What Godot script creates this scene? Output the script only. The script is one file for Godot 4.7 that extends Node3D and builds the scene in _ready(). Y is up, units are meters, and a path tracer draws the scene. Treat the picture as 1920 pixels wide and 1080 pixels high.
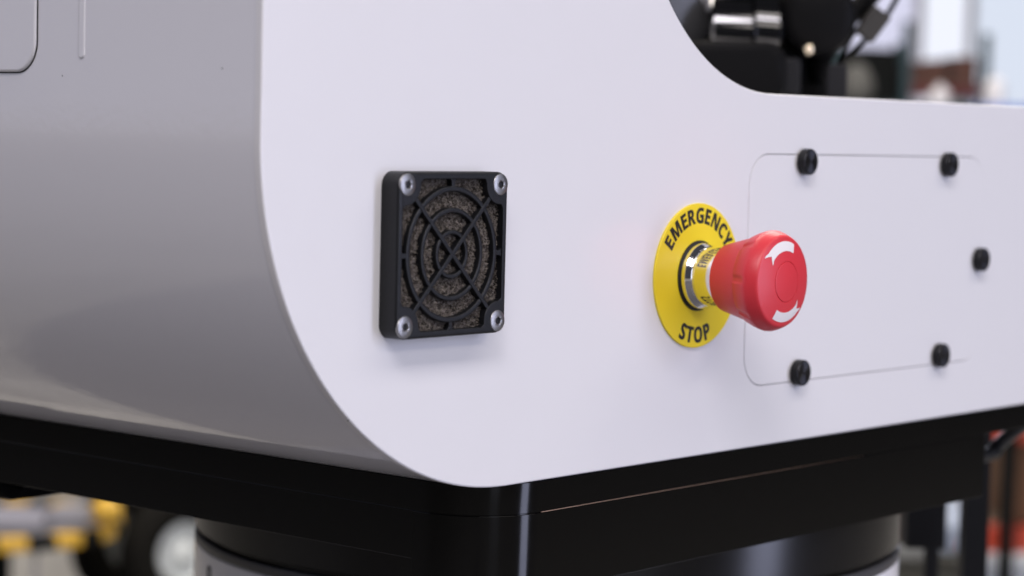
extends Node3D
# Close-up of the corner of a white machine body on a black base: air filter guard, emergency stop button, access panel.
# All shapes are built in millimetres and scaled to metres when a mesh is finished.

const FAN_H := 0.86            # height of the filter guard's centre above the floor
const YAW := -49.992           # heading of the workshop behind the machine

var lamp_spots := [Vector3(0, 3.7, 1.8), Vector3(-2.5, 3.7, 1.8), Vector3(2.5, 3.7, 1.8), Vector3(0, 3.7, 4.6), Vector3(-2.5, 3.7, 3.9), Vector3(0.7, 3.7, -1.7), Vector3(3.5, 3.7, -1.4)]
var lamp_power := [2.0, 11.5, 2.3, 5.8, 2.4, 16.0, 9.0]
var taken := {}
var rng := RandomNumberGenerator.new()


# ---------------------------------------------------------------- mesh builder
class MB:
	var v := PackedVector3Array()
	var uv := PackedVector2Array()
	var xf := Transform3D()

	func tri(a: Vector3, b: Vector3, c: Vector3, ta := Vector2.ZERO, tb := Vector2.ZERO, tc := Vector2.ZERO) -> void:   # counter-clockwise from outside
		v.append(xf * a); v.append(xf * c); v.append(xf * b)
		uv.append(ta); uv.append(tc); uv.append(tb)

	func quad(a: Vector3, b: Vector3, c: Vector3, d: Vector3) -> void:
		tri(a, b, c); tri(a, c, d)

	func face(poly: PackedVector2Array, z: float, up: bool) -> void:
		var t := Geometry2D.triangulate_polygon(poly)
		for i in range(0, t.size(), 3):
			var a := poly[t[i]]; var b := poly[t[i + 1]]; var c := poly[t[i + 2]]
			if ((b - a).cross(c - a) > 0.0) != up:
				var s := b; b = c; c = s
			tri(Vector3(a.x, a.y, z), Vector3(b.x, b.y, z), Vector3(c.x, c.y, z))

	func rings(list: Array, closed := true) -> void:
		for k in list.size() - 1:
			var p: PackedVector3Array = list[k]
			var q: PackedVector3Array = list[k + 1]
			var n := p.size()
			for i in (n if closed else n - 1):
				var j := (i + 1) % n
				quad(p[i], p[j], q[j], q[i])

	static func inset(poly: PackedVector2Array, d: float) -> PackedVector2Array:   # counter-clockwise polygon, d > 0 shrinks it
		var out := PackedVector2Array()
		var n := poly.size()
		for i in n:
			var e1 := (poly[i] - poly[(i + n - 1) % n]).normalized()
			var e2 := (poly[(i + 1) % n] - poly[i]).normalized()
			var n1 := Vector2(-e1.y, e1.x); var n2 := Vector2(-e2.y, e2.x)
			out.append(poly[i] + (n1 + n2) / maxf(1.0 + n1.dot(n2), 0.3) * d)
		return out

	static func at_z(poly: PackedVector2Array, z: float) -> PackedVector3Array:
		var out := PackedVector3Array()
		for p in poly:
			out.append(Vector3(p.x, p.y, z))
		return out

	static func edge_rings(poly: PackedVector2Array, z0: float, z1: float, back: float, front: float, segs := 4) -> Array:
		var list := []
		if back > 0.0:
			for k in segs + 1:
				var a := PI / 2 * k / segs
				list.append(at_z(inset(poly, back * (1.0 - sin(a))), z0 + back * (1.0 - cos(a))))
		else:
			list.append(at_z(poly, z0))
		if front > 0.0:
			for k in segs + 1:
				var a := PI / 2 * k / segs
				list.append(at_z(inset(poly, front * (1.0 - cos(a))), z1 - front * (1.0 - sin(a))))
		else:
			list.append(at_z(poly, z1))
		return list

	func prism(poly: PackedVector2Array, z0: float, z1: float, back := 0.0, front := 0.0, caps := true, segs := 4) -> void:
		rings(edge_rings(poly, z0, z1, back, front, segs))
		if caps:
			face(inset(poly, back), z0, false)
			face(inset(poly, front), z1, true)

	func plate_with_hole(outer: PackedVector2Array, hole: PackedVector2Array, z0: float, z1: float, bevel: float, hole_bevel: float, split_y: float, segs := 4) -> void:
		rings(edge_rings(outer, z0, z1, 0.0, bevel, segs))
		var h := edge_rings(hole, z0, z1, 0.0, -1.0)
		h = [at_z(hole, z0)]
		for k in segs + 1:
			var a := PI / 2 * k / segs
			h.append(at_z(inset(hole, -hole_bevel * (1.0 - cos(a))), z1 - hole_bevel * (1.0 - sin(a))))
		for k in h.size() - 1:
			var p: PackedVector3Array = h[k]
			var q: PackedVector3Array = h[k + 1]
			for i in p.size():
				var j := (i + 1) % p.size()
				quad(p[j], p[i], q[i], q[j])
		var o := inset(outer, bevel)
		var g := inset(hole, -hole_bevel)
		for s in [1.0, -1.0]:
			var half := PackedVector2Array([Vector2(-5000, split_y), Vector2(5000, split_y), Vector2(5000, split_y + 5000 * s), Vector2(-5000, split_y + 5000 * s)])
			for part in Geometry2D.intersect_polygons(o, half):
				for rest in Geometry2D.clip_polygons(part, g):
					face(rest, z1, true)

	func lathe(profile: PackedVector2Array, n := 48, from := 0.0, to := TAU) -> void:   # (radius, height) along +z, outside first
		for k in profile.size() - 1:
			var p := profile[k]; var q := profile[k + 1]
			for i in n:
				var a := lerpf(from, to, float(i) / n); var b := lerpf(from, to, float(i + 1) / n)
				var p0 := Vector3(cos(a) * p.x, sin(a) * p.x, p.y); var p1 := Vector3(cos(b) * p.x, sin(b) * p.x, p.y)
				var q0 := Vector3(cos(a) * q.x, sin(a) * q.x, q.y); var q1 := Vector3(cos(b) * q.x, sin(b) * q.x, q.y)
				var u0 := float(i) / n; var u1 := float(i + 1) / n
				var w0 := float(k); var w1 := float(k + 1)
				if p.x > 0.0:
					tri(p0, p1, q1, Vector2(u0, w0), Vector2(u1, w0), Vector2(u1, w1))
				if q.x > 0.0:
					tri(p0, q1, q0, Vector2(u0, w0), Vector2(u1, w1), Vector2(u0, w1))

	func tube(path: PackedVector3Array, r: float, n := 14) -> void:
		var list := []
		var side := Vector3.UP.cross(path[1] - path[0])
		if side.length() < 0.001:
			side = Vector3.RIGHT
		for k in path.size():
			var d := (path[mini(k + 1, path.size() - 1)] - path[maxi(k - 1, 0)]).normalized()
			side = (side - d * side.dot(d)).normalized()
			var up := d.cross(side)
			var ring := PackedVector3Array()
			for i in n:
				var a := TAU * i / n
				ring.append(path[k] + (side * cos(a) + up * sin(a)) * r)
			list.append(ring)
		rings(list)
		for e in [0, path.size() - 1]:
			var ring: PackedVector3Array = list[e]
			for i in n:
				var j := (i + 1) % n
				if e == 0:
					tri(path[0], ring[j], ring[i])
				else:
					tri(path[e], ring[i], ring[j])

	func mesh(deg := 38.0, scale := 0.001) -> ArrayMesh:
		var n := v.size()
		var fn := PackedVector3Array()
		var at := {}
		for t in range(0, n, 3):
			var c := (v[t + 2] - v[t]).cross(v[t + 1] - v[t])
			fn.append(c)
			for k in 3:
				var key := Vector3i((v[t + k] * 2000.0).round())
				if not at.has(key):
					at[key] = PackedInt32Array()
				at[key].append(t / 3)
		var unit := PackedVector3Array()
		for c in fn:
			unit.append(c.normalized())
		var normals := PackedVector3Array()
		normals.resize(n)
		var least := cos(deg_to_rad(deg))
		var pts := PackedVector3Array()
		pts.resize(n)
		for i in n:
			var f := i / 3
			var sum := Vector3.ZERO
			for g in at[Vector3i((v[i] * 2000.0).round())]:
				if unit[g].dot(unit[f]) >= least:
					sum += fn[g]
			normals[i] = sum.normalized() if sum.length_squared() > 0.0 else unit[f]
			pts[i] = v[i] * scale
		var a := []
		a.resize(Mesh.ARRAY_MAX)
		a[Mesh.ARRAY_VERTEX] = pts
		a[Mesh.ARRAY_NORMAL] = normals
		a[Mesh.ARRAY_TEX_UV] = uv
		var m := ArrayMesh.new()
		m.add_surface_from_arrays(Mesh.PRIMITIVE_TRIANGLES, a)
		return m


# ---------------------------------------------------------------- scene helpers
func numbered(called: String) -> String:
	if not taken.has(called):
		taken[called] = 0
		return called
	taken[called] += 1
	return "%s_%03d" % [called, taken[called]]

func thing(called: String, label: String, category: String, at: Vector3, turn := 0.0, group := "") -> Node3D:
	var o := Node3D.new()
	o.name = numbered(called)
	add_child(o)
	o.position = at
	o.rotation_degrees.y = turn
	o.set_meta("label", label)
	o.set_meta("category", category)
	if group:
		o.set_meta("group", group)
	return o

func part(called: String, m: Mesh, mt: Material, parent: Node3D, label := "") -> MeshInstance3D:
	var o := MeshInstance3D.new()
	o.mesh = m
	o.material_override = mt
	var n := called
	var k := 0
	while parent.has_node(NodePath(n)):
		k += 1
		n = "%s_%03d" % [called, k]
	o.name = n
	parent.add_child(o)
	if label:
		o.set_meta("label", label)
	return o

func single(called: String, m: Mesh, mt: Material, label: String, category: String, at := Vector3.ZERO, turn := 0.0, group := "") -> MeshInstance3D:
	var o := part(numbered(called), m, mt, self, label)
	o.set_meta("category", category)
	if group:
		o.set_meta("group", group)
	o.position = at
	o.rotation_degrees.y = turn
	return o

func structure(called: String, m: Mesh, mt: Material) -> MeshInstance3D:
	var o := part(called, m, mt, self)
	o.set_meta("kind", "structure")
	return o

func paint(r: float, g: float, b: float, rough := 0.5, metal := 0.0, spec := 0.5) -> StandardMaterial3D:   # linear base colour
	var m := StandardMaterial3D.new()
	m.albedo_color = Color(r, g, b).linear_to_srgb()
	m.roughness = rough
	m.metallic = metal
	m.metallic_specular = spec
	return m

func noise_tex(freq: float, lo: float, hi: float, size := 512, octaves := 4, normal := 0.0, sd := 1) -> NoiseTexture2D:
	var n := FastNoiseLite.new()
	n.seed = sd
	n.noise_type = FastNoiseLite.TYPE_SIMPLEX_SMOOTH
	n.frequency = freq
	n.fractal_octaves = octaves
	var t := NoiseTexture2D.new()
	t.width = size
	t.height = size
	t.seamless = true
	t.noise = n
	if normal > 0.0:
		t.as_normal_map = true
		t.bump_strength = normal
	else:
		var g := Gradient.new()
		g.set_color(0, Color(lo, lo, lo))
		g.set_color(1, Color(hi, hi, hi))
		t.color_ramp = g
	return t

func triplanar(m: StandardMaterial3D, per_metre: float) -> StandardMaterial3D:
	m.uv1_triplanar = true
	m.uv1_scale = Vector3.ONE * per_metre
	return m

func arc(out: PackedVector2Array, c: Vector2, r: float, a0: float, a1: float, n: int) -> void:
	for i in n + 1:
		var a := deg_to_rad(lerpf(a0, a1, float(i) / n))
		out.append(c + Vector2(cos(a), sin(a)) * r)

func rounded(x0: float, y0: float, x1: float, y1: float, r: float, n := 8) -> PackedVector2Array:
	var p := PackedVector2Array()
	arc(p, Vector2(x1 - r, y0 + r), r, -90, 0, n)
	arc(p, Vector2(x1 - r, y1 - r), r, 0, 90, n)
	arc(p, Vector2(x0 + r, y1 - r), r, 90, 180, n)
	arc(p, Vector2(x0 + r, y0 + r), r, 180, 270, n)
	return p

func circle(r: float, n := 48, c := Vector2.ZERO) -> PackedVector2Array:
	var p := PackedVector2Array()
	for i in n:
		p.append(c + Vector2(cos(TAU * i / n), sin(TAU * i / n)) * r)
	return p

func ccw(p: PackedVector2Array) -> PackedVector2Array:
	var s := 0.0
	for i in p.size():
		s += p[i].cross(p[(i + 1) % p.size()])
	if s < 0.0:
		p.reverse()
	return p

func vec2s(list: Array) -> PackedVector2Array:
	var p := PackedVector2Array()
	for i in range(0, list.size(), 2):
		p.append(Vector2(list[i], list[i + 1]))
	return p

func up_axis(at := Vector3.ZERO) -> Transform3D:    # turns the z axis of a lathe or prism upright
	return Transform3D(Basis(Vector3.RIGHT, -PI / 2), at)

func along_x(at := Vector3.ZERO) -> Transform3D:
	return Transform3D(Basis(Vector3.UP, PI / 2), at)

func lathed(profile: Array, n := 48, xf := Transform3D(), deg := 38.0) -> ArrayMesh:
	var b := MB.new()
	b.xf = xf
	b.lathe(vec2s(profile), n)
	return b.mesh(deg)

func box(x0: float, y0: float, z0: float, x1: float, y1: float, z1: float, r := 1.0, bevel := 1.0) -> ArrayMesh:
	var b := MB.new()
	b.prism(rounded(x0, y0, x1, y1, r, 3), z0, z1, bevel, bevel, true, 2)
	return b.mesh()

func curve_points(list: Array, steps := 10) -> PackedVector3Array:    # Catmull-Rom through the points
	var out := PackedVector3Array()
	for i in list.size() - 1:
		var a: Vector3 = list[maxi(i - 1, 0)]
		var b: Vector3 = list[i]
		var c: Vector3 = list[i + 1]
		var d: Vector3 = list[mini(i + 2, list.size() - 1)]
		for k in steps:
			out.append(b.cubic_interpolate(c, a, d, float(k) / steps))
	out.append(list[-1])
	return out

func area_light(called: String, at: Vector3, look: Vector3, size: Vector2, energy: float, color: Color) -> void:
	var l := AreaLight3D.new()
	l.name = called
	l.area_size = size
	l.light_energy = energy
	l.light_color = color
	l.shadow_enabled = true
	l.area_range = 30.0
	add_child(l)
	l.look_at_from_position(at, look, Vector3.UP if absf((look - at).normalized().y) < 0.99 else Vector3.FORWARD)


# ---------------------------------------------------------------- the scene
func _ready() -> void:
	rng.seed = 7
	# camera
	var cam := Camera3D.new()
	cam.name = "camera"
	var lens := CameraAttributesPhysical.new()
	lens.frustum_focal_length = 95.39
	lens.frustum_focus_distance = 0.87
	lens.frustum_near = 0.05
	lens.frustum_far = 80.0
	lens.exposure_aperture = 10.5
	cam.attributes = lens
	cam.fov = 14.3408
	cam.near = 0.05
	cam.far = 80.0
	add_child(cam)
	cam.position = Vector3(-0.6133, 0.9037, 0.5509)
	cam.rotation_degrees = Vector3(-3.86, YAW, 1.3755)
	# the even light of the hall
	var env := Environment.new()
	env.background_mode = Environment.BG_COLOR
	env.background_color = Color(0.06, 0.06, 0.07).linear_to_srgb()
	env.tonemap_mode = Environment.TONE_MAPPER_LINEAR
	env.tonemap_exposure = 0.9
	env.sdfgi_enabled = true
	env.ssao_enabled = true
	env.ssil_enabled = true
	var we := WorldEnvironment.new()
	we.name = "environment"
	we.environment = env
	add_child(we)
	# lamps: a row of ceiling panels in front, a tall window to the right behind the photographer, the windows of the far wall
	for k in lamp_spots.size():
		var p: Vector3 = lamp_spots[k]
		area_light("ceiling_lamp_light", p - Vector3(0, 0.01, 0), p - Vector3(0, 2, 0), Vector2(2.2, 1.0), lamp_power[k], Color(1.0, 0.975, 1.0) if k == 1 else Color(1.0, 0.96, 0.915))
	area_light("tall_window_light", Vector3(1.28, 1.15, 2.76), Vector3(0.06, 1.15, 0), Vector2(0.62, 2.2), 4.6, Color(0.85, 0.87, 1.0))

	area_light("front_window_light", Vector3(-1.5, 1.2, 3.66), Vector3(0, 1.2, -0.03), Vector2(0.8, 1.9), 1.7, Color(0.9, 0.92, 1.0))
	area_light("added_side_window_light", Vector3(-4.6, 2.02, -4.1), Vector3(-0.05, 2.02, -0.14), Vector2(3.2, 2.24), 2.4, Color(0.86, 0.88, 1.0))  # unseen window added for the reflections on the left shell

	build_hall()
	build_machine()
	build_arm()
	build_background()


func build_hall() -> void:
	var concrete := paint(0.36, 0.35, 0.325, 0.5, 0.0, 0.3)
	concrete.albedo_texture = noise_tex(0.012, 0.78, 1.0, 512, 5)
	triplanar(concrete, 0.5)
	var b := MB.new()
	b.prism(rounded(-15000, -15000, 15000, 15000, 10, 1), -100, 0)
	var f := structure("floor", b.mesh(), concrete)
	f.rotation_degrees.x = -90
	# dark mat under and in front of the machine
	var mb := MB.new()
	mb.xf = up_axis()
	mb.prism(rounded(-2600, -2600, 1900, 1200, 20, 3), 0.5, 6.0, 0.0, 3.0)
	single("floor_mat", mb.mesh(), paint(0.075, 0.072, 0.076, 0.7), "dark rubber mat lying on the floor under the white machine", "mat")
	# far wall, square to the workshop
	var wall_at := Vector3(7.378, 0, -3.996)
	var b2 := MB.new()
	b2.prism(rounded(-9000, 0, 9000, 5000, 5, 1), -200, 0)
	var w := structure("back_wall", b2.mesh(), paint(0.62, 0.62, 0.70, 0.8))
	w.position = wall_at
	w.rotation_degrees.y = YAW
	var frame := paint(0.7, 0.7, 0.75, 0.5)
	var panes := [[-900.0, -95.0, 0.66, 0.66, 0.83], [-75.0, 110.0, 0.86, 0.89, 1.0], [130.0, 1000.0, 0.68, 0.74, 0.86]]
	for k in 3:
		var p: Array = panes[k]
		var t := thing("hall_window", ["lavender bright window behind the hoses of the black arm", "brightest narrow window between the two green rack posts", "pale blue bright window right of the second rack post"][k], "window", wall_at, YAW, "bright windows of the far wall")
		var m := StandardMaterial3D.new()
		m.albedo_color = Color(0.1, 0.1, 0.1)
		m.roughness = 0.4
		m.emission_enabled = true
		m.emission = Color(p[2], p[3], p[4]).linear_to_srgb()
		m.emission_energy_multiplier = 1.13
		part("pane", box(p[0] + 8, 900, 6, p[1] - 8, 3000, 14, 2, 1), m, t)
		var fb := MB.new()
		fb.plate_with_hole(rounded(p[0], 890, p[1], 3010, 3, 1), rounded(p[0] + 8, 900, p[1] - 8, 3000, 2, 1), 2, 24, 1, 1, 1500, 1)
		part("frame", fb.mesh(), frame, t)
	var to_cam := Basis(Vector3.UP, deg_to_rad(YAW)) * Vector3(0, 0, 1)
	area_light("hall_window_light", wall_at + Vector3(0, 1.95, 0) + to_cam * 0.05, wall_at + Vector3(0, 1.95, 0) + to_cam * 2.0, Vector2(1.9, 2.1), 7.0, Color(0.9, 0.92, 1.0))
	# the lamps out of view
	var steel := paint(0.6, 0.6, 0.6, 0.4)
	var glow := StandardMaterial3D.new()
	glow.albedo_color = Color(0.9, 0.9, 0.9)
	glow.emission_enabled = true
	glow.emission = Color(1, 0.98, 0.98)
	glow.emission_energy_multiplier = 1.5
	var housing := box(-1130, 6, -530, 1130, 60, 530, 4, 2)
	var diffuser := box(-1100, 0, -500, 1100, 5, 500, 1, 1)
	var over := ["straight above the front panel of the machine", "to the left of the white machine", "to the right of the white machine", "farther in front of the machine", "at the far left front of the hall", "above the black robot arm", "above the storage rack"]
	for k in lamp_spots.size():
		var p: Vector3 = lamp_spots[k]
		var lamp := thing("ceiling_lamp", "long white ceiling lamp panel hanging " + over[k], "lamp", p, 0.0, "ceiling lamps of the hall")
		part("housing", housing, steel, lamp)
		part("diffuser", diffuser, glow, lamp)
	var sky_glow := StandardMaterial3D.new()
	sky_glow.albedo_color = Color(0.2, 0.2, 0.2)
	sky_glow.emission_enabled = true
	sky_glow.emission = Color(0.72, 0.8, 1.0)
	sky_glow.emission_energy_multiplier = 2.0
	var pane_glow: StandardMaterial3D = sky_glow.duplicate()
	pane_glow.emission = Color(0.86, 0.88, 1.0)
	pane_glow.emission_energy_multiplier = 0.7
	var dw := thing("added_side_window", "wide glowing window added left of the white machine to feed its reflections, out of the picture", "window", Vector3(-4.65, 0.24, -4.14), rad_to_deg(atan2(4.6, 4.0)))
	part("pane", box(-1600, 660, -20, 1600, 2900, -14, 1, 1), pane_glow, dw)
	var db := MB.new()
	db.plate_with_hole(rounded(-1700, 560, 1700, 3000, 3, 1), rounded(-1600, 660, 1600, 2900, 3, 1), -40, -5, 2, 2, 1500, 1)
	part("frame", db.mesh(), steel, dw)
	var fw := thing("front_window", "narrow window behind the photographer, facing the corner of the machine", "window", Vector3(-1.52, 0.25, 3.71), rad_to_deg(atan2(1.5, -3.69)))
	part("pane", box(-400, 0, -20, 400, 1900, -14, 1, 1), pane_glow, fw)
	var fwb := MB.new()
	fwb.plate_with_hole(rounded(-450, -40, 450, 1950, 3, 1), rounded(-400, 0, 400, 1900, 3, 1), -40, -5, 2, 2, 1000, 1)
	part("frame", fwb.mesh(), steel, fw)
	var tw := thing("tall_window", "tall bluish window in front of the machine, out of the picture", "window", Vector3(1.3, 0.05, 2.8), rad_to_deg(atan2(-1.22, -2.76)))
	part("pane", box(-310, 0, -20, 310, 2200, -14, 1, 1), sky_glow, tw)
	var fb := MB.new()
	fb.plate_with_hole(rounded(-350, -40, 350, 2250, 3, 1), rounded(-310, 0, 310, 2200, 3, 1), -40, -5, 2, 2, 1000, 1)
	part("frame", fb.mesh(), steel, tw)


# ---------------------------------------------------------------- the machine
func outline() -> PackedVector2Array:
	var p := PackedVector2Array()
	p.append(Vector2(-87.8, 300))
	for y in [250.0, 200.0, 150.0, 100.0, 60.0]:
		p.append(Vector2(-87.8, y))
	arc(p, Vector2(42.2, 41), 130, 180, 270, 48)
	for x in [100.0, 200.0, 300.0, 400.0]:
		p.append(Vector2(x, -89))
	p.append(Vector2(600, -89))
	p.append(Vector2(600, 63.4))
	for x in [500.0, 400.0, 300.0]:
		p.append(Vector2(x, 63.4))
	arc(p, Vector2(214, 163.4), 100, 270, 180, 40)
	p.append(Vector2(114, 300))
	return p

func build_machine() -> void:
	var base := Vector3(0.292, 0, -0.18)
	var M := thing("white_machine", "white rounded machine body on a black base with emergency stop button", "machine", base)
	var shift := Vector3(0, FAN_H, 0) - base

	var white := paint(0.79, 0.785, 0.825, 0.07)
	white.normal_enabled = true
	white.normal_texture = noise_tex(0.03, 0, 1, 512, 3, 3.0, 5)
	white.normal_scale = 0.05
	triplanar(white, 14.0)
	var satin := paint(0.8, 0.79, 0.805, 0.36)
	satin.roughness_texture = noise_tex(0.006, 0.8, 1.0, 512, 5, 0.0, 21)
	satin.clearcoat_enabled = true
	satin.clearcoat = 0.5
	satin.clearcoat_roughness = 0.12
	satin.normal_enabled = true
	satin.normal_texture = white.normal_texture
	satin.normal_scale = 0.05
	triplanar(satin, 14.0)
	var black := paint(0.0012, 0.0012, 0.0015, 0.15, 0.0, 0.33)
	black.roughness_texture = noise_tex(0.02, 0.75, 1.0, 512, 5, 0.0, 9)
	triplanar(black, 8.0)

	# body
	var o := outline()
	var hole := rounded(198.3, -62.7, 403.7, 37.7, 14, 10)
	var fp := MB.new()
	fp.plate_with_hole(o, hole, -3.0, 0.0, 0.8, 0.08, -12.0)
	part("front_panel", fp.mesh(), satin, M).position = shift
	var wr := MB.new()
	var oi := MB.inset(o, 0.25)
	wr.rings([MB.at_z(oi, -330), MB.at_z(oi, -3.05)])
	wr.face(oi, -330, false)
	part("shell", wr.mesh(20), white, M, "glossy white side of the body curving under at the bottom").position = shift
	# raised cover and bead on the left side
	var side := Transform3D(Basis(Vector3(0, 0, 1), Vector3(0, 1, 0), Vector3(-1, 0, 0)), Vector3(-87.55, 0, 0))    # x -> z, y -> y, z -> -x
	var cv := MB.new()
	cv.xf = side
	cv.prism(rounded(-260, 61.8, -117.4, 240, 11, 10), 0.35, 1.35, 0.0, 0.9)
	part("side_cover", cv.mesh(), white, M, "raised rounded cover at the top of the left side").position = shift
	var gk := MB.new()
	gk.xf = side
	gk.prism(rounded(-260.4, 61.4, -117.0, 240.4, 11.4, 10), -0.2, 0.3)
	part("cover_gap_shade", gk.mesh(), paint(0.02, 0.02, 0.02, 0.7), M).position = shift  # dark sheet standing in for the shadow in the gap round the cover
	var bd := MB.new()
	bd.xf = side
	bd.prism(rounded(-93.8, 66.6, -90.6, 200, 1.55, 6), -0.1, 0.55, 0.0, 0.5)
	part("bead", bd.mesh(60), white, M).position = shift

	# access panel in its opening, held by thumbscrews
	var ap := MB.new()
	ap.prism(rounded(198.8, -62.35, 403.68, 37.35, 13.65, 10), -2.6, 0.01, 0.0, 0.08)
	var panel := part("access_panel", ap.mesh(), satin, M, "rectangular white access panel with rounded corners and five black thumbscrews")
	panel.position = shift
	var knob_black := paint(0.006, 0.006, 0.007, 0.35, 0.0, 0.35)
	var turned := paint(0.1, 0.1, 0.11, 0.3, 1.0)
	turned.anisotropy_enabled = true
	turned.anisotropy = 0.85
	var kb := MB.new()
	var flutes := PackedVector2Array()
	for i in 96:
		var a := TAU * i / 96
		flutes.append(Vector2(cos(a), sin(a)) * (5.78 + (0.02 if i % 2 < 1 else -0.02)))
	kb.lathe(vec2s([3.4, -0.4, 3.4, 0.5]), 32)
	kb.rings(MB.edge_rings(flutes, 0.5, 4.2, 0.3, 0.55, 3))
	kb.face(MB.inset(flutes, 0.3), 0.5, false)
	var knob_mesh := kb.mesh(30)
	var knob_face := lathed([5.15, 4.16, 5.1, 4.24, 4.0, 4.21, 2.6, 4.18, 1.2, 4.15, 0.25, 4.1, 0.0, 4.1], 64)
	for k in [[240, 34.4, 0.3], [365.2, 33.8, 1.4], [400.2, -12.8, 2.2], [239.8, -58.6, 3.0], [363.8, -58.2, 0.9]]:
		var t := part("thumbscrew", knob_mesh, knob_black, panel)
		t.position = Vector3(k[0], k[1], 0) * 0.001
		t.rotation.z = k[2]
		var fi := MeshInstance3D.new()
		fi.name = "turned_face"
		fi.mesh = knob_face
		fi.material_override = turned
		fi.position = t.position
		fi.rotation.z = k[2]
		panel.add_child(fi, true)

	build_filter_guard(M, shift)
	build_stop_button(M, shift)

	# black base: a thin upper plate, a black shim in the joint with an orange glint coloured in, a thicker lower plate with a front skirt
	var plan := PackedVector2Array()
	arc(plan, Vector2(62, 32), 32, 180, 270, 24)     # drawn in x and -z: y of the plan is depth behind the front
	plan.append(Vector2(415, 0)); plan.append(Vector2(415, 330)); plan.append(Vector2(30, 330))
	var lay := Transform3D(Basis(Vector3(1, 0, 0), Vector3(0, 0, -1), Vector3(0, 1, 0)), Vector3.ZERO)
	var pl := MB.new()
	pl.xf = lay
	var wide := plan.duplicate()
	for k in [wide.size() - 3, wide.size() - 2]:
		wide[k].x = 590.0
	pl.prism(wide, -101.1, -89.3, 0.25, 0.0)
	part("upper_base_plate", pl.mesh(), black, M).position = shift
	var sh := MB.new()
	sh.xf = lay
	sh.prism(MB.inset(plan, 0.6), -101.45, -101.1)
	part("joint_shim", sh.mesh(), black, M).position = shift
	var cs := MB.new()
	cs.prism(ccw(vec2s([64, -101.42, 64, -101.14, 110, -101.2, 250, -101.34, 300, -101.42])), -1.0, -0.05)  # reflected orange light on the joint edge, given as a copper-coloured strip
	part("orange_glint", cs.mesh(), paint(0.62, 0.42, 0.3, 0.4, 1.0), M, "thin orange glint in the joint near the front corner, reflected light given as colour").position = shift
	var skirt := PackedVector2Array()
	arc(skirt, Vector2(62, 32), 32, 180, 270, 24)
	skirt.append(Vector2(415, 0)); skirt.append(Vector2(415, 36)); skirt.append(Vector2(30, 36))
	var sk := MB.new()
	sk.xf = lay
	sk.prism(skirt, -132.6, -101.45, 0.3, 0.25)
	part("front_skirt", sk.mesh(), black, M).position = shift
	var lp := MB.new()
	lp.xf = lay
	lp.prism(rounded(30, 36.02, 415, 330, 0.3, 1), -120, -101.45, 0.3, 0.0)
	part("lower_base_plate", lp.mesh(), black, M).position = shift
	var pf := MB.new()
	pf.prism(rounded(31, -129, 120, -119, 5, 8), -330, -282, 2, 8)
	part("plate_foot", pf.mesh(), paint(0.004, 0.004, 0.004, 0.7, 0.0, 0.15), M).position = shift

	# pedestal
	var axis := Vector3(292, 0, -182)
	var glossy := paint(0.004, 0.004, 0.005, 0.22, 0.0, 0.42)
	part("pedestal_collar", lathed([150, -154.5, 178.6, -154.5, 179, -154, 179, -121, 150, -120.5], 160, up_axis(axis)), glossy, M, "glossy black collar between base plate and white pedestal").position = shift
	part("pedestal_groove", lathed([140, -157.4, 176, -157.4, 176, -154.4, 140, -154.4], 120, up_axis(axis)), black, M).position = shift
	var dark_band := paint(0.05, 0.05, 0.055, 0.4)
	part("pedestal_band", lathed([150, -162, 178.7, -162, 179, -161.6, 179, -158, 178.6, -157.4, 150, -157.4], 160, up_axis(axis)), dark_band, M).position = shift
	part("pedestal", lathed([0, -858, 190, -858, 192, -840, 179, -830, 179, -162.6, 178.4, -162.05, 0, -162.05], 160, up_axis(axis)), white, M, "white round pedestal below the black base").position = shift
	var ph := part("pedestal_screw", lathed([3.6, -0.5, 3.6, 0.15, 3.3, 0.35, 2.2, 0.35, 2.0, -0.2, 0.0, -0.2], 24), paint(0.05, 0.05, 0.05, 0.3, 0.8), M)
	var out_dir := Vector3(-0.905, 0, -0.438).normalized()
	ph.transform = Transform3D(Basis.looking_at(-out_dir), (axis + out_dir * 179.0 + Vector3(0, -171, 0)) * 0.001 + shift)
	# specks of dirt on the paint
	var dirt := paint(0.02, 0.018, 0.016, 0.8)
	for d in [[-87.56, 63.1, -19.3], [-87.56, 60.5, -103.0]]:
		var sp := part("paint_speck", lathed([0.28, -0.05, 0.26, 0.08, 0, 0.12], 7), dirt, M)
		sp.transform = Transform3D(Basis.looking_at(Vector3.RIGHT), Vector3(d[0], d[1], d[2]) * 0.001 + shift)
	var chip := part("paint_speck", lathed([0.35, -0.05, 0.3, 0.1, 0, 0.15], 6), dirt, M)
	chip.position = Vector3(-43.4, -57.2, -0.3) * 0.001 + shift

	var hs := MB.new()
	hs.tube(curve_points([Vector3(404, -111, -52), Vector3(440, -121, -46), Vector3(497, -123.5, -42), Vector3(509, -120.7, -43.4), Vector3(531.5, -117.2, -48.3), Vector3(566.6, -112.3, -53.7), Vector3(620, -106, -62)]), 4.0)
	part("hose", hs.mesh(60), paint(0.012, 0.012, 0.013, 0.4), M).position = shift

	# stand behind: legs and a bracket under the plate
	var legm := paint(0.008, 0.008, 0.009, 0.5, 0.0, 0.3)
	var turn := Basis(Vector3.UP, deg_to_rad(YAW))
	for d in [[Vector3(0.7221, 0, -0.17), 8.2, -120.0], [Vector3(0.7919, 0, -0.2401), 4.8, -230.0]]:
		var lg := part("stand_leg", box(-d[1], -858, -d[1], d[1], d[2], d[1], 1, 0.6), legm, M)
		lg.transform = Transform3D(turn, Vector3(0, 0, 0))
		var w: Vector3 = d[0]
		lg.position = Vector3(w.x, FAN_H, w.z) - base
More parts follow.
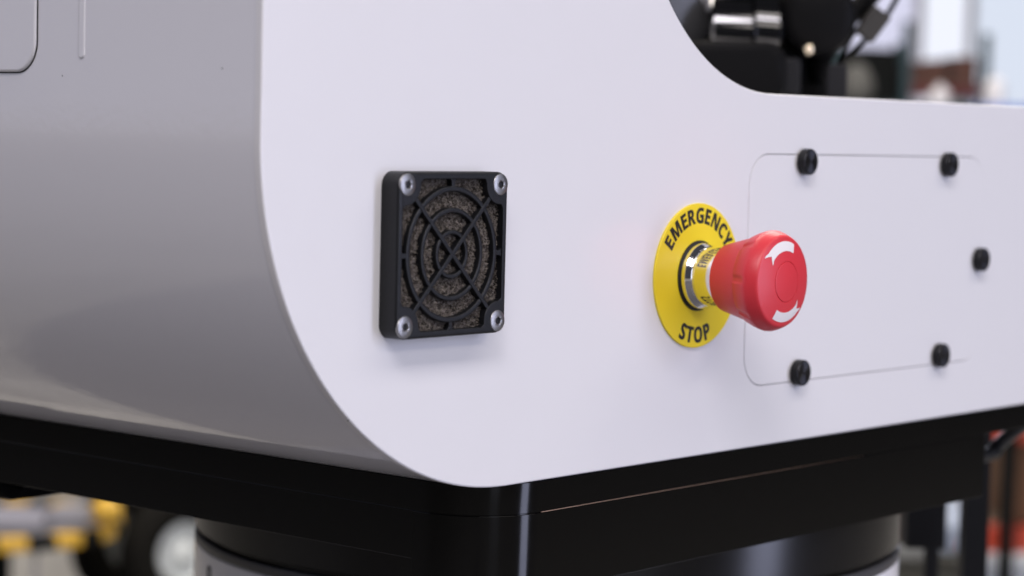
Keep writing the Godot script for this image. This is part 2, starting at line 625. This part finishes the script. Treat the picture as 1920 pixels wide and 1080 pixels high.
	var br := part("stand_bracket", box(-14, -9, -14, 14, 30, 30, 1.5, 1), legm, M)
	br.transform = Transform3D(turn, Vector3(0.7812, 0.636, -0.245) - base)


func build_filter_guard(M: Node3D, shift: Vector3) -> void:
	var plastic := paint(0.005, 0.0055, 0.007, 0.42, 0.0, 0.42)
	plastic.normal_enabled = true
	plastic.normal_texture = noise_tex(0.12, 0, 1, 256, 2, 4.0, 3)
	plastic.normal_scale = 0.25
	triplanar(plastic, 60.0)
	var g := Node3D.new()
	g.name = "filter_guard"
	M.add_child(g)
	g.position = shift
	g.set_meta("label", "square black filter guard with round grille over brown foam")
	var top := 8.4
	var op := rounded(-27.0, -27.0, 27.0, 27.0, 2.0, 6)
	var cut := [op]
	for c in [Vector2(25, 25), Vector2(-25, 25), Vector2(-25, -25), Vector2(25, -25)]:
		var boss := circle(7.3, 48, c)
		var next := []
		for q in cut:
			next.append_array(Geometry2D.clip_polygons(q, boss))
		cut = next
	var soft: PackedVector2Array = Geometry2D.offset_polygon(Geometry2D.offset_polygon(cut[0], -1.6, Geometry2D.JOIN_ROUND)[0], 1.6, Geometry2D.JOIN_ROUND)[0]
	var clean := PackedVector2Array()
	for p in soft:
		if clean.is_empty() or clean[-1].distance_to(p) > 0.12:
			clean.append(p)
	if clean[0].distance_to(clean[-1]) < 0.12:
		clean.remove_at(clean.size() - 1)
	clean = ccw(clean)
	var fr := MB.new()
	fr.plate_with_hole(rounded(-29.3, -29.5, 29.6, 29.6, 5.2, 12), clean, 0.0, top, 1.1, 0.3, 0.0)
	part("frame", fr.mesh(), plastic, g)
	# grille: three rings, two crossed spokes, four bridges, each a little lower than the next so that no faces coincide
	for r in [[24.5, 22.5, 7.95], [16.75, 14.95, 7.9], [8.8, 7.15, 7.85]]:
		var rg := MB.new()
		var b := 0.45
		rg.lathe(vec2s([r[1], r[2] - 2.6, r[0], r[2] - 2.6, r[0], r[2] - b, r[0] - b * 0.3, r[2] - b * 0.3, r[0] - b, r[2], r[1] + b, r[2], r[1] + b * 0.3, r[2] - b * 0.3, r[1], r[2] - b, r[1], r[2] - 2.6]), 96)
		part("ring", rg.mesh(50), plastic, g)
	for k in 2:
		var sp := MB.new()
		sp.xf = Transform3D(Basis(Vector3.BACK, PI / 4 + k * PI / 2), Vector3(0, 0, 0.06 * k))
		sp.prism(vec2s([-28.5, -0.85, 28.5, -0.85, 28.5, 0.85, -28.5, 0.85]), 5.2, 8.1, 0.0, 0.25)
		part("spoke", sp.mesh(50), plastic, g)
	for k in 4:
		var tb := MB.new()
		tb.xf = Transform3D(Basis(Vector3.BACK, k * PI / 2), Vector3.ZERO)
		tb.prism(ccw(vec2s([23.4, -1.5, 24.6, -0.9, 26.0, -0.9, 28.2, -2.6, 28.2, 2.6, 26.0, 0.9, 24.6, 0.9, 23.4, 1.5])), 5.4, 7.82, 0.0, 0.2)
		part("bridge", tb.mesh(50), plastic, g)
	# open-cell foam: a cellular relief with deep pores
	var cell := FastNoiseLite.new()
	cell.seed = 11
	cell.noise_type = FastNoiseLite.TYPE_CELLULAR
	cell.cellular_return_type = FastNoiseLite.RETURN_DISTANCE2_SUB
	cell.cellular_jitter = 1.0
	cell.frequency = 0.78
	cell.fractal_type = FastNoiseLite.FRACTAL_NONE
	var fine := FastNoiseLite.new()
	fine.seed = 4
	fine.frequency = 1.4
	fine.fractal_octaves = 3
	var n := 330
	var st := SurfaceTool.new()
	st.begin(Mesh.PRIMITIVE_TRIANGLES)
	for j in n + 1:
		for i in n + 1:
			var x := lerpf(-28.0, 28.0, float(i) / n)
			var y := lerpf(-28.0, 28.0, float(j) / n)
			var c := clampf(cell.get_noise_2d(x, y) + 1.0, 0.0, 1.0)     # 0 on the walls between cells
			var z := 5.6 - 4.2 * smoothstep(0.08, 0.4, c) + 0.8 * fine.get_noise_2d(x, y) - 1.5 * smoothstep(0.05, 0.5, cell.get_noise_2d(x * 1.9 + 90.0, y * 1.9) + 1.0)
			st.set_smooth_group(0)
			st.add_vertex(Vector3(x, y, minf(z, 5.75)) * 0.001)
	for j in n:
		for i in n:
			var a := j * (n + 1) + i
			st.add_index(a); st.add_index(a + n + 1); st.add_index(a + 1)
			st.add_index(a + 1); st.add_index(a + n + 1); st.add_index(a + n + 2)
	st.generate_normals()
	var foam := paint(0.075, 0.06, 0.05, 0.9)
	part("foam", st.commit(), foam, g, "dusty brown open-cell foam behind the grille")
	var strut := MB.new()
	for k in 3:
		var a := TAU * k / 3
		var tip := Vector3(cos(a), sin(a), 0.35 * (k - 1)) * 0.62
		strut.tube(PackedVector3Array([Vector3.ZERO, tip * 0.55 + Vector3(0, 0, 0.08), tip]), 0.085, 3)
	var dust := paint(0.25, 0.222, 0.2, 0.95)
	dust.vertex_color_use_as_albedo = true
	var mm := MultiMesh.new()
	mm.transform_format = MultiMesh.TRANSFORM_3D
	mm.use_colors = true
	mm.mesh = strut.mesh(60)
	mm.instance_count = 11000
	for i in mm.instance_count:
		var b := Basis.from_euler(Vector3(rng.randf_range(-0.9, 0.9), rng.randf_range(-0.9, 0.9), rng.randf() * TAU)).scaled(Vector3.ONE * rng.randf_range(0.75, 1.2))
		mm.set_instance_transform(i, Transform3D(b, Vector3(rng.randf_range(-28, 28), rng.randf_range(-28, 28), 5.9 - 1.7 * pow(rng.randf(), 1.5)) * 0.001))
		var c := rng.randf_range(0.55, 1.15)
		mm.set_instance_color(i, Color(c, c * rng.randf_range(0.95, 1.0), c * rng.randf_range(0.88, 1.0)))
	var mi := MultiMeshInstance3D.new()
	mi.name = "foam_strands"
	mi.multimesh = mm
	mi.material_override = dust
	mi.set_meta("kind", "stuff")
	g.add_child(mi)
	# four hex socket screws
	var steel := paint(0.3, 0.295, 0.29, 0.4, 1.0)
	var sm := MB.new()
	sm.lathe(vec2s([4.0, -0.6, 4.0, 0.12, 3.85, 0.32, 3.5, 0.45, 2.6, 0.62, 1.75, 0.7]), 48)
	var list := []
	for q in [[0, 1.75, 0.7], [1, 1.35, 0.5], [1, 1.25, -1.2]]:
		var ring := PackedVector3Array()
		for i in 48:
			var a := TAU * i / 48
			var rr: float = q[1]
			if q[0] == 1:
				var h := fposmod(a, PI / 3) - PI / 6
				rr = q[1] * cos(PI / 6) / cos(h) * 1.08
			ring.append(Vector3(cos(a) * rr, sin(a) * rr, q[2]))
		list.append(ring)
	sm.rings(list)
	for i in 48:
		sm.tri(Vector3(0, 0, -1.2), list[2][i], list[2][(i + 1) % 48])
	var screw_mesh := sm.mesh(32)
	var turns := [0.2, 0.7, 0.45, 0.1]
	for k in 4:
		var s := part("screw", screw_mesh, steel, g)
		s.position = Vector3([-25, 25, 25, -25][k], [25, 25, -25, -25][k], top) * 0.001
		s.rotation.z = turns[k]


func lettering(word: String, radius: float, cap: float, centre_deg: float, outside_up: bool, squeeze: float) -> ArrayMesh:
	var font := SystemFont.new()
	font.font_names = PackedStringArray(["Droid Sans"])
	font.font_weight = 700
	var bold := FontVariation.new()
	bold.base_font = font
	bold.variation_embolden = 0.6
	var size := 64
	var px := cap / 0.714 / size
	var widths := []
	var total := 0.0
	for i in word.length():
		var w := font.get_string_size(word[i], HORIZONTAL_ALIGNMENT_LEFT, -1, size).x * px * squeeze + 0.25
		widths.append(w)
		total += w
	var st := SurfaceTool.new()
	st.begin(Mesh.PRIMITIVE_TRIANGLES)
	var run := -total / 2.0
	for i in word.length():
		var mid: float = run + widths[i] / 2.0
		run += widths[i]
		var tm := TextMesh.new()
		tm.font = bold
		tm.text = word[i]
		tm.font_size = size
		tm.pixel_size = px * 0.001
		tm.depth = 0.00004
		tm.curve_step = 1.0
		tm.vertical_alignment = VERTICAL_ALIGNMENT_CENTER
		var am := ArrayMesh.new()
		am.add_surface_from_arrays(Mesh.PRIMITIVE_TRIANGLES, tm.get_mesh_arrays())
		var bb := am.get_aabb()
		var a := deg_to_rad(centre_deg) + (-mid / radius if outside_up else mid / radius)
		var rot := a - PI / 2 if outside_up else a + PI / 2
		var mid_r := radius * 0.001
		var t := Transform3D(Basis(Vector3.BACK, rot), Vector3(cos(a) * mid_r, sin(a) * mid_r, 0))
		t = t * Transform3D(Basis.from_scale(Vector3(squeeze, 1, 1)), Vector3(-(bb.position.x + bb.size.x / 2.0) * squeeze, -(bb.position.y + bb.size.y / 2.0), -bb.position.z))
		st.append_from(am, 0, t)
	return st.commit()


func build_stop_button(M: Node3D, shift: Vector3) -> void:
	var e := Node3D.new()
	e.name = "emergency_stop_button"
	M.add_child(e)
	e.position = shift + Vector3(161.45, -13.2, 0) * 0.001
	e.set_meta("label", "red mushroom emergency stop button on a round yellow plate")
	var yellow := paint(0.9, 0.7, 0.025, 0.38)
	part("legend_plate", lathed([29.6, 0.0, 30.0, 0.1, 30.0, 0.8, 29.85, 0.98, 29.6, 1.05, 22.0, 1.12, 12.0, 1.2], 128), yellow, e)
	var ink := paint(0.012, 0.011, 0.01, 0.5)
	var l1 := part("lettering", lettering("EMERGENCY", 24.9, 6.1, 90.5, true, 1.0), ink, e, "black word EMERGENCY printed round the top")
	l1.position.z = 0.00113
	var l2 := part("lettering", lettering("STOP", 24.6, 6.4, 267.5, false, 0.98), ink, e, "black word STOP printed at the bottom")
	l2.position.z = 0.00113
	var rubber := paint(0.008, 0.008, 0.008, 0.6)
	part("gasket", lathed([14.6, 1.0, 14.6, 1.7, 14.2, 1.95, 12.0, 1.95], 96), rubber, e)
	var chrome := paint(0.86, 0.86, 0.88, 0.06, 1.0)
	part("collar", lathed([13.5, 1.9, 13.7, 2.2, 13.7, 4.0, 13.55, 4.4, 12.9, 5.3, 12.5, 6.0, 12.3, 6.3, 11.9, 6.4, 11.9, 7.1, 12.1, 7.3, 12.2, 7.6, 12.2, 17.0, 11.0, 17.0], 96), chrome, e)
	var red := paint(0.68, 0.036, 0.052, 0.38)
	red.normal_enabled = true
	red.normal_texture = noise_tex(0.15, 0, 1, 256, 2, 3.0, 8)
	red.normal_scale = 0.12
	triplanar(red, 70.0)
	# head: cone, step with finger notches, flange, domed face
	var hb := MB.new()
	hb.lathe(vec2s([12.0, 16.4, 13.4, 16.2, 13.9, 16.6, 14.1, 17.2, 15.4, 22.0, 16.6, 26.5, 17.4, 30.2]), 96)
	var steps := [[17.4, 30.2, 0.0], [18.3, 30.7, 1.0], [19.5, 33.6, 1.0], [20.25, 36.0, 0.7], [20.45, 37.0, 0.3], [20.4, 38.0, 0.0], [19.9, 39.6, 0.0], [19.0, 41.6, 0.0], [18.5, 42.45, 0.0], [18.1, 42.8, 0.0], [17.5, 42.98, 0.0]]
	var list := []
	for s in steps:
		var ring := PackedVector3Array()
		for i in 192:
			var a := TAU * i / 192
			var k := fposmod(a / TAU * 8.0 + 0.2, 1.0)
			var notch := smoothstep(0.02, 0.06, k) * (1.0 - smoothstep(0.2, 0.24, k))
			var rr: float = s[0] - 0.75 * notch * s[2]
			ring.append(Vector3(cos(a) * rr, sin(a) * rr, s[1]))
		list.append(ring)
	hb.rings(list)
	hb.lathe(vec2s([17.5, 42.95, 14.0, 43.75, 11.0, 44.3, 8.5, 44.65, 8.35, 44.62, 8.25, 44.3, 8.1, 44.3, 8.0, 44.7, 7.8, 44.8, 4.0, 45.15, 0.0, 45.25]), 96)
	part("push_head", hb.mesh(42), red, e, "red mushroom head with two white arrows")
	var print_white := paint(0.82, 0.78, 0.78, 0.5)
	for k in 2:
		var m := MB.new()
		var a0: float = [66.0, 243.0][k]
		var a1: float = [134.0, 309.0][k]
		var cols := 28
		var rows := 6
		for i in cols:
			for j in rows:
				var pts := []
				for q in [[i, j], [i + 1, j], [i + 1, j + 1], [i, j + 1]]:
					var u := float(q[0]) / cols
					var w := float(q[1]) / rows
					var flare := smoothstep(0.86, 0.97, u)
					var r := 14.4 + (w - 0.5) * (3.9 + 1.3 * flare)
					var end := a1 + 11.0 * absf(w - 0.5) * 2.0
					var a := deg_to_rad(lerpf(a0, end, u))
					var z := lerpf(44.65, 42.95, (r - 8.5) / 9.0) + 0.07 + 0.22 * sin(clampf((r - 8.5) / 9.0, 0, 1) * PI)
					pts.append(Vector3(cos(a) * r, sin(a) * r, z))
				m.quad(pts[3], pts[2], pts[1], pts[0]) if false else m.quad(pts[0], pts[3], pts[2], pts[1])
		part("arrow", m.mesh(), print_white, e)


# ---------------------------------------------------------------- what stands behind
func build_arm() -> void:
	var A := thing("robot_arm", "black jointed robot arm with hoses, blurred behind the cut-out", "robot arm", Vector3(0.5115, 0.9236, -0.216), YAW)
	var gloss := paint(0.12, 0.12, 0.122, 0.1, 1.0)
	var matt := paint(0.004, 0.004, 0.0045, 0.5, 0.0, 0.18)
	var grey := paint(0.014, 0.014, 0.016, 0.4, 0.0, 0.3)
	part("base_flange", lathed([0, 0, 50, 0, 51, 1, 51, 12, 49, 14, 0, 14], 64, up_axis()), matt, A)
	part("base_column", lathed([42, 14, 42, 40, 40, 43, 0, 43], 64, up_axis()), matt, A)
	part("upper_tube", lathed([0, -28, 24, -28, 25, -26, 25, -5, 24, -4, 0, -4], 64, along_x(Vector3(0, 38, 46))), gloss, A)
	part("tube_collar", lathed([0, -3.5, 26, -3.5, 26.5, -3, 26.5, 10, 24, 12, 0, 12], 64, along_x(Vector3(0, 38.5, 46))), gloss, A)
	part("joint_housing", lathed([0, -20, 20, -20, 22, -16, 22, 40, 20, 44, 14, 47, 0, 48], 64, Transform3D(Basis(), Vector3(33, 50, 16))), matt, A)
	part("upper_link", lathed([30, 30, 28, 90, 26, 160, 0, 160], 48, up_axis(Vector3(2, 0, 10))), matt, A)
	part("joint_bolt", lathed([3, 0, 3, 3, 2, 4, 0, 4.4], 24, Transform3D(Basis(), Vector3(27, 31, 64))), paint(0.7, 0.6, 0.45, 0.2, 1.0), A)
	var hose := MB.new()
	hose.tube(curve_points([Vector3(95, 100, 20), Vector3(66, 64, 30), Vector3(46, 42, 34), Vector3(36, 14, 20), Vector3(34, 0, -10)]), 6.0)
	part("hose", hose.mesh(60), matt, A)
	var h2 := MB.new()
	h2.tube(curve_points([Vector3(92, 90, 40), Vector3(76, 56, 44), Vector3(62, 38, 42), Vector3(48, 22, 30), Vector3(44, 2, 10)]), 1.6)
	part("cable", h2.mesh(60), matt, A)
	var h3 := MB.new()
	h3.tube(curve_points([Vector3(72, 90, 34), Vector3(64, 56, 40), Vector3(52, 34, 36), Vector3(46, 10, 10)]), 1.3)
	part("cable", h3.mesh(60), matt, A)
	var cl := MB.new()
	cl.xf = Transform3D(Basis(Vector3.BACK, deg_to_rad(55)), Vector3(66, 47, 43))
	cl.prism(rounded(-9, -6, 9, 6, 1.5, 3), -5, 5, 1, 1)
	part("cable_clamp", cl.mesh(), paint(0.02, 0.018, 0.016, 0.5), A)
	part("tube_shade_box", box(-72, 1, 64, 14, 34, 80, 10, 5), matt, A)  # dark box added over the tube's lower half in place of shade
	part("elbow_cover", lathed([0, -30, 18, -30, 21, -26, 21, 10, 17, 15, 0, 16], 48, Transform3D(Basis(Vector3.UP, 0.5), Vector3(-50, 44, 46))), paint(0.03, 0.03, 0.032, 0.35), A)
	part("connector", box(14, 6, 52, 24, 26, 60, 2, 1), grey, A)
	part("connector", box(40, 4, 40, 52, 24, 50, 2, 1), grey, A)


func build_background() -> void:
	var turn := YAW
	# storage rack about five metres away
	var green := paint(0.02, 0.05, 0.06, 0.5)
	var redp := paint(0.1, 0.018, 0.018, 0.6)
	var at := Vector3(4.666, 0, -2.5466)
	var r := thing("storage_rack", "dark green storage rack with red beam in front of the bright windows", "rack", at, turn)
	for p in [[-190, 1190.0, 0], [0, 1222.0, 0], [206, 1194.0, 0], [26, 1175.0, -300]]:
		part("post", box(p[0] - 11, 0, p[2] - 14, p[0] + 11, p[1], p[2] + 14, 2, 1), green, r)
	part("beam", box(12, 1026, -10, 195, 1056, 10, 2, 1), redp, r)
	part("shelf", box(-178, 985, -380, 195, 1003, 10, 2, 1), green, r)
	part("shelf", box(12, 1058, -380, 195, 1064, -12, 2, 1), paint(0.1, 0.06, 0.045, 0.8), r)
	part("shelf", box(-178, 480, -380, 195, 500, 10, 2, 1), green, r)
	var B := Basis(Vector3.UP, deg_to_rad(turn))
	var dark := paint(0.006, 0.007, 0.007, 0.6, 0.0, 0.2)
	single("storage_bin", open_bin(-178, 1004, -300, -14, 1150, -20), dark, "large black bin on the rack beside the red beam", "bin", at, turn)
	var card := paint(0.09, 0.04, 0.03, 0.85)
	var card2 := paint(0.035, 0.018, 0.014, 0.85)
	var boxes := [[14, 64, 1118.0], [67, 108, 1124.0], [110, 128, 1120.0], [130, 192, 1134.0]]
	var names := ["low brown carton next to the middle rack post", "reddish brown carton second from the middle rack post", "narrow dark carton standing between two brown cartons", "wide reddish carton next to the right rack post"]
	for k in 4:
		single("carton", carton(boxes[k][0], 1064.5, -220, boxes[k][1], boxes[k][2], -30), card2 if k == 2 else card, names[k], "carton", at, turn, "cartons on the red beam of the rack")
	var sack := paint(0.11, 0.11, 0.105, 0.8)
	single("grey_sack", lathed([0, 0, 36, 1, 46, 22, 44, 55, 30, 84, 14, 98, 0, 102], 32, up_axis(Vector3(-158, 1003.5, -20))), sack, "round grey sack in front of the black bin", "sack", at + B * Vector3(0, 0, 0.2), turn)
	part("plinth", box(-215, 940, -80, -100, 1003, 40, 2, 1), dark, get_node("grey_sack"))
	var whitep := paint(0.85, 0.85, 0.9, 0.4)
	single("white_bottle", lathed([0, 0, 26, 0, 27, 4, 27, 34, 16, 44, 10, 47, 10, 56, 0, 56], 32, up_axis(Vector3(88, 1003.5, 5))), whitep, "small white bottle below the red beam", "bottle", at, turn)
	single("pale_tub", lathed([0, 0, 36, 0, 38, 3, 41, 30, 42, 32, 0, 33], 32, up_axis(Vector3(152, 1003.5, -40))), paint(0.42, 0.55, 0.56, 0.5), "pale green tub below the red beam", "tub", at, turn)
	var tote := Vector3(4.628, 0, -2.265)
	var tb := thing("work_table", "white table edge with a blue front at the far right", "table", tote, turn)
	part("tabletop", box(-30, 985, -200, 420, 1005, 30, 2, 1), paint(0.1, 0.2, 0.62, 0.5), tb)
	for x in [-20.0, 400.0]:
		part("leg", box(x - 8, 0, -20, x + 8, 985, 0, 1, 1), green, tb)
	single("white_canister", lathed([0, 0, 24, 0, 25, 3, 25, 52, 17, 62, 9, 66, 9, 72, 0, 72], 32, up_axis(Vector3(-2, 1005.5, 0))), paint(0.9, 0.9, 0.95, 0.35), "tall white canister on the blue table", "canister", tote, turn)

	# bottom right: pallet rack with an orange beam, a cardboard box, floor
	var orange := paint(0.55, 0.06, 0.025, 0.5)
	var pr := thing("pallet_rack", "low pallet rack with orange beams and black posts at lower right", "rack", Vector3(3.4358, 0, -1.5598), turn)
	part("beam", box(-110, 108, -20, 260, 158, 20, 3, 1), orange, pr)
	part("beam", box(-110, 326, -20, 260, 352, 20, 3, 1), orange, pr)
	for x in [-12.0, 250.0]:
		part("post", box(x - 14, 0, 22, x + 14, 420, 50, 2, 1), dark, pr)
	part("shelf", box(-110, 150, -400, 260, 156, -22, 1, 1), paint(0.12, 0.08, 0.05, 0.8), pr)
	single("cardboard_box", carton(4, 159, -340, 240, 322, -30), paint(0.16, 0.085, 0.045, 0.85), "brown cardboard box standing on the orange beam", "box", Vector3(3.4358, 0, -1.5598), turn)

	var olive := paint(0.035, 0.034, 0.026, 0.7)
	var cr := thing("crate", "dark olive crate on the floor beside the black stand legs", "crate", Vector3(2.5463, 0, -1.2283), turn)
	for k in 4:
		part("slat", box(-60, 4 + k * 61.0, 0, 62, 60 + k * 61.0, 10, 2, 1.5), olive, cr)
		part("slat", box(-60, 4 + k * 61.0, -150, 62, 60 + k * 61.0, -140, 2, 1.5), olive, cr)
	for x in [-55.0, 57.0]:
		part("corner_post", box(x - 8, 0, -138, x + 8, 246, -2, 2, 1), olive, cr)
	part("lid", box(-62, 248, -152, 64, 254, 12, 2, 1), olive, cr)
	single("pale_blue_jug", lathed([0, 0, 16, 0, 18, 3, 34, 44, 34, 48, 14, 92, 12, 96, 12, 108, 0, 108], 32, up_axis(Vector3(34, 254.5, -60))), paint(0.42, 0.48, 0.58, 0.4), "pale blue jug standing on the olive crate", "jug", Vector3(2.5463, 0, -1.2283), turn)
	build_cart(dark)
	build_stool(dark)


func carton(x0: float, y0: float, z0: float, x1: float, y1: float, z1: float) -> ArrayMesh:
	var b := MB.new()
	b.prism(rounded(x0, y0, x1, y1 - 1.5, 1.0, 2), z0, z1, 0.8, 0.8, true, 2)
	var mid := (z0 + z1) / 2
	for s in [[z0 + 0.5, mid - 0.6], [mid + 0.6, z1 - 0.5]]:
		b.prism(rounded(x0 + 0.5, y1 - 1.6, x1 - 0.5, y1, 0.4, 1), s[0], s[1], 0.3, 0.3, true, 1)
	return b.mesh()

func open_bin(x0: float, y0: float, z0: float, x1: float, y1: float, z1: float) -> ArrayMesh:
	var b := MB.new()
	b.xf = Transform3D(Basis(Vector3(1, 0, 0), Vector3(0, 0, -1), Vector3(0, 1, 0)), Vector3.ZERO)
	b.plate_with_hole(rounded(x0, -z1, x1, -z0, 6, 4), rounded(x0 + 4, -z1 + 4, x1 - 4, -z0 - 4, 5, 4), y0, y1, 1, 0.8, (-z0 - z1) / 2, 2)
	b.face(rounded(x0 + 4, -z1 + 4, x1 - 4, -z0 - 4, 5, 4), y0 + 2, true)
	b.prism(rounded(x0 - 4, -z1 - 4, x0, -z0 + 4, 1, 2), y1 - 14, y1 - 4, 1, 1)
	return b.mesh()

func build_cart(dark: Material) -> void:
	var C := thing("hand_cart", "black hand cart with two pneumatic wheels at lower left", "cart", Vector3(2.2, 0, -2.66), YAW - 48)
	var rubber := paint(0.008, 0.0075, 0.0065, 0.8, 0.0, 0.2)
	var hubw := paint(0.62, 0.66, 0.66, 0.45)
	for k in 2:
		var x: float = [75.0, -95.0][k]
		var w := Node3D.new()
		w.name = ["wheel", "wheel_001"][k]
		C.add_child(w)
		w.position = Vector3(x, 122, 0) * 0.001
		var ty := MB.new()
		ty.xf = along_x()
		var prof := PackedVector2Array()
		for i in 25:
			var a := TAU * i / 24 + PI
			prof.append(Vector2(88 + 34 * cos(a), 36 * sin(a) * 1.0))
		prof.reverse()
		ty.lathe(prof, 64)
		part("tyre", ty.mesh(60), rubber, w)
		part("rim", lathed([56, -20, 58, -18, 58, 20, 52, 24, 47, 14, 30, 12, 24, 20, 14, 26, 8, 26, 0, 24], 48, along_x()), hubw if k == 0 else paint(0.2, 0.21, 0.21, 0.5), w)
		for j in 5:
			var a := TAU * j / 5
			part("rim_nut", lathed([4, 0, 4, 5, 3, 6, 0, 6], 6, along_x(Vector3(11, cos(a) * 37, sin(a) * 37))), paint(0.3, 0.3, 0.3, 0.4, 0.8), w)
	part("axle", lathed([0, -110, 8, -110, 8, 60, 0, 60], 20, along_x(Vector3(0, 122, 0))), dark, C)
	part("deck", box(-130, 250, -360, 70, 275, 60, 4, 2), dark, C)
	for x in [-60.0, 14.0]:
		part("axle_bracket", box(x - 5, 120, -20, x + 5, 250, 20, 2, 1), dark, C)

func build_stool(dark: Material) -> void:
	var at := Vector3(1.8793, -0.01, -2.7058)
	var S := thing("round_stand", "low round stand with a yellow and black striped rim at lower left", "stand", at, YAW)
	var yellow := paint(0.6, 0.36, 0.035, 0.5)
	part("top", lathed([0, 196, 198, 196, 199, 198, 199, 206, 198, 208, 0, 208], 64, up_axis()), paint(0.1, 0.1, 0.115, 0.6), S)
	for k in 26:
		var m := MB.new()
		m.xf = up_axis()
		var a0 := TAU * (k + 0.3) / 26
		m.lathe(vec2s([199.5, 192, 211, 192, 212, 194, 212, 212, 210, 214, 178, 214, 178, 208.5]), 4, a0, a0 + TAU / 26)
		part("rim_stripe", m.mesh(), yellow if k % 2 == 0 else dark, S)
	part("column", lathed([0, 10, 90, 10, 90, 18, 22, 24, 18, 30, 18, 196], 32, up_axis()), dark, S)
	var cable := MB.new()
	cable.tube(curve_points([Vector3(98, 192, 172), Vector3(100, 120, 190), Vector3(92, 60, 185), Vector3(96, 14, 200)]), 4)
	part("cable", cable.mesh(60), paint(0.16, 0.16, 0.18, 0.6), S)
	var greyp := paint(0.33, 0.33, 0.38, 0.5)
	single("grey_tray", open_bin(-60, 208.5, -80, 78, 222, 40), greyp, "flat grey tray lying on the striped round stand", "tray", at, YAW)
	single("yellow_ball_knob", lathed([0, 0, 8, 0, 8, 10, 20, 14, 27, 26, 27, 34, 20, 46, 8, 52, 0, 53], 32, up_axis(Vector3(196, 214.5, 60))), yellow, "round yellow knob standing at the right of the striped stand", "knob", at, YAW)
	single("steel_block", box(88, 208.5, -70, 150, 232, 0, 2, 1), paint(0.5, 0.5, 0.55, 0.35, 0.5), "small pale metal block beside the grey tray", "block", at, YAW)
